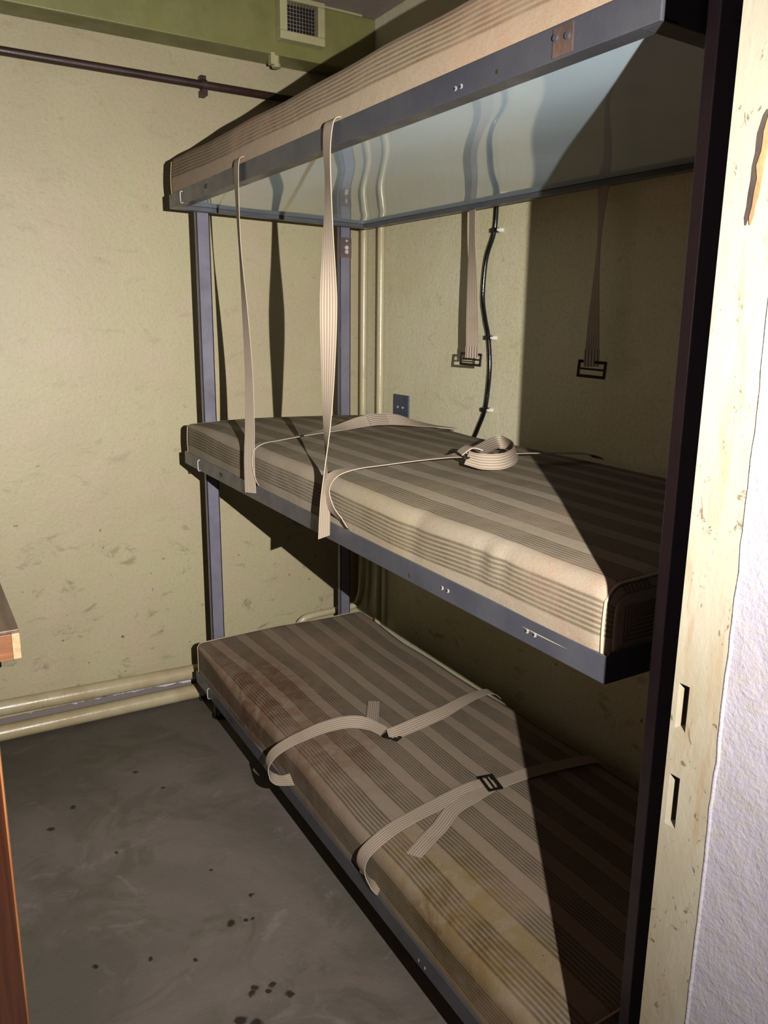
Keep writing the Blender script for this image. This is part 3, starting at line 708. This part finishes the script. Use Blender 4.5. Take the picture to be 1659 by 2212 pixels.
# ------------------------------------------------------------------ pipes on the far wall
def pipe_thing(name, label, pts, r, mat, cat='pipe', group=None, n=20, clips=()):
    mb = MB(); mb.tube(pts, r, n); o = mb.build(name, mat, None, smooth=True); tag(o, label, cat, group); return o
def cap(pts): return cr(pts, 8)
hp = [pipe_thing('heating_pipe', 'thick cream pipe running along the foot of the far wall, the upper of two',
                 [(XL, -.052, .128), (-1.384, -.052, .1215), (-.72, -.052, .1055), (-.30, -.052, .098), (-.03, -.052, .095)], .0265, M_pipe, group='heating pipes at the foot of the wall'),
      pipe_thing('heating_pipe', 'thick cream pipe along the foot of the far wall, lower one touching the floor',
                 [(XL, -.055, .036), (-1.392, -.055, .0345), (-.711, -.055, .0285), (-.03, -.055, .0275)], .0272, M_pipe, group='heating pipes at the foot of the wall')]
pipe_thing('riser_pipe', 'slim cream pipe down the room corner, bending left along the far wall at its foot',
           cap([(-.033, -.101, 2.236), (-.033, -.100, 1.9), (-.033, -.099, 1.5), (-.033, -.098, .9), (-.033, -.098, .50), (-.033, -.096, .38)]) +
           cap([(-.034, -.090, .32), (-.042, -.080, .275), (-.062, -.074, .255), (-.11, -.070, .250), (-.18, -.068, .247), (-.255, -.066, .242), (-.285, -.064, .232), (-.300, -.060, .210), (-.303, -.056, .175), (-.303, -.054, .125)]), .0135, M_pipe2, group='riser pipes in the corner')
pipe_thing('riser_pipe', 'slim cream pipe down the side wall, right neighbour of the corner pipe',
           cap([(.01, -.216, 1.99), (-.018, -.216, 1.985), (-.030, -.216, 1.96), (-.030, -.216, 1.85), (-.030, -.218, 1.5), (-.030, -.219, .9), (-.030, -.220, .40), (-.030, -.220, .12)]), .0135, M_pipe2, group='riser pipes in the corner')
bpipe = pipe_thing('ceiling_pipe', 'thin dark brown pipe clamped high on the far wall below the green beam',
           [(XL, -.028, 2.130), (-1.2, -.028, 2.1315), (-.6, -.028, 2.1318), (-.03, -.028, 2.1325)], .0125, M_brown)
for x in (-.599, -1.75):
    mb = MB(); mb.tube([(x - .009, -.028, 2.1318), (x + .009, -.028, 2.1318)], .0165, 16); mb.box((x - .009, -.042, 2.098), (x + .009, 0, 2.116)); mb.box((x - .009, -.03, 2.145), (x + .009, 0, 2.160))
    mb.build('clamp', M_brown, bpipe)
# conduit fitting at the beam's lower edge
mb = MB(); mb.tube([(-.372, -.10, 2.236), (-.372, -.10, 2.205)], .011, 12); mb.box((-.398, -.118, 2.205), (-.384, -.095, 2.240)); 
mb.tube([(-.372, -.10, 2.212), (-.372, -.10, 2.200)], .015, 12)
tag(mb.build('conduit_fitting', M_grille, None, smooth=False), 'small painted fitting under the green beam beside the vent grille', 'fitting')

# ventilation grille on the beam
def vent():
    x0, x1, z0, z1 = -.3765, -.214, 2.277, 2.408; yb, yf = -.1125, -.150
    t = thing('ventilation_grille', 'cream boxed ventilation grille with wire mesh on the green beam', 'vent', ((x0 + x1) / 2, -.1125, z0))
    mb = MB(); fr = .026
    mb.box((x0, yf, z0), (x1, yb, z0 + fr)); mb.box((x0, yf, z1 - fr * .6), (x1, yb, z1)); mb.box((x0, yf, z0 + fr), (x0 + fr, yb, z1 - fr * .6)); mb.box((x1 - fr, yf, z0 + fr), (x1, yb, z1 - fr * .6))
    mb.build('frame', M_grille, t, bevel=.003)
    mb = MB(); mb.box((x0 + fr, yb - .003, z0 + fr), (x1 - fr, yb - .0005, z1 - fr * .6)); mb.build('backing', M_void, t)
    mb = MB(); n = 10
    for i in range(n + 1):
        x = x0 + fr + (x1 - x0 - 2 * fr) * i / n; mb.tube([(x, yf + .006, z0 + fr), (x, yf + .006, z1 - fr * .6)], .0011, 6)
    for i in range(9):
        z = z0 + fr + (z1 - z0 - 1.6 * fr) * i / 8; mb.tube([(x0 + fr, yf + .0045, z), (x1 - fr, yf + .0045, z)], .0011, 6)
    mb.build('wire_mesh', M_mesh, t)
vent()

# cable on the side wall
cp = [(-.010, -.85, 2.40), (-.010, -.848, 2.1), (-.010, -.842, 1.85), (-.010, -.838, 1.732), (-.012, -.835, 1.646), (-.012, -.801, 1.568), (-.012, -.792, 1.461), (-.012, -.808, 1.393), (-.012, -.827, 1.339), (-.012, -.839, 1.256), (-.012, -.833, 1.172), (-.012, -.821, 1.115), (-.012, -.788, 1.053), (-.012, -.750, .98), (-.012, -.735, .85), (-.012, -.73, .6)]
mb = MB(); mb.tube(cr(cp, 8), .0068, 12); cab = tag(mb.build('cable', M_black, None, smooth=True), 'black cable running down the right wall in clips', 'cable')
for y, z in ((-.836, 1.646), (-.826, 1.339), (-.822, 1.122)):
    mb = MB(); mb.box((-.022, y - .012, z - .006), (-.0, y + .010, z + .007)); mb.box((-.016, y - .023, z - .004), (-.0, y - .012, z + .006)); cl = mb.build('cable_clip', M_black, cab, bevel=.002)
    mb = MB(); mb.tube([(0, y - .022, z), (-.013, y - .022, z)], .0065, 10); mb.tube([(-.013, y - .022, z), (-.019, y - .022, z)], .004, 10); mb.build('wall_plug', M_white, cl)
# blank plate
pt = thing('wall_plate', 'slate blue square cover plate on the right wall above the middle mattress', 'plate', (0, -.325, 1.085))
mb = MB(); mb.box((-.006, -.376, 1.035), (0, -.273, 1.130)); mb.build('plate', M_plate, pt, bevel=.002)
for y in (-.308, -.342):
    mb = MB(); mb.tube([(-.005, y, 1.085), (-.009, y, 1.085)], .0045, 10); mb.build('screw', M_bolt, pt)

# ------------------------------------------------------------------ table at the left
tb = thing('wooden_table', 'wooden table with a worn brown top, its pale edged corner showing at the left', 'table', (-1.75, -.72, 0))
mb = MB(); mb.box((-2.30, -.990, .718), (-1.387, -.42, .724)); mb.build('tabletop', M_tabletop, tb, bevel=.001)
mb = MB(); mb.box((-2.30, -.998, .660), (-1.4035, -.42, .718)); mb.build('core', M_tabface, tb, bevel=.001)
mb = MB(); mb.box((-1.4033, -.998, .660), (-1.387, -.42, .7178)); mb.build('edge_banding', M_pale, tb, bevel=.0015)
mb = MB(); mb.box((-2.27, -.96, .632), (-1.425, -.935, .660)); mb.box((-2.27, -.47, .632), (-1.425, -.445, .660)); mb.box((-1.45, -.96, .632), (-1.425, -.445, .660)); mb.build('underframe', M_dark, tb, bevel=.002)
for x in (-2.25, -1.47):
    for y in (-.95, -.455):
        mb = MB(); mb.tube([(x, y, 0), (x, y, .632)], .014, 14); mb.build('leg', M_dark, tb, smooth=True)
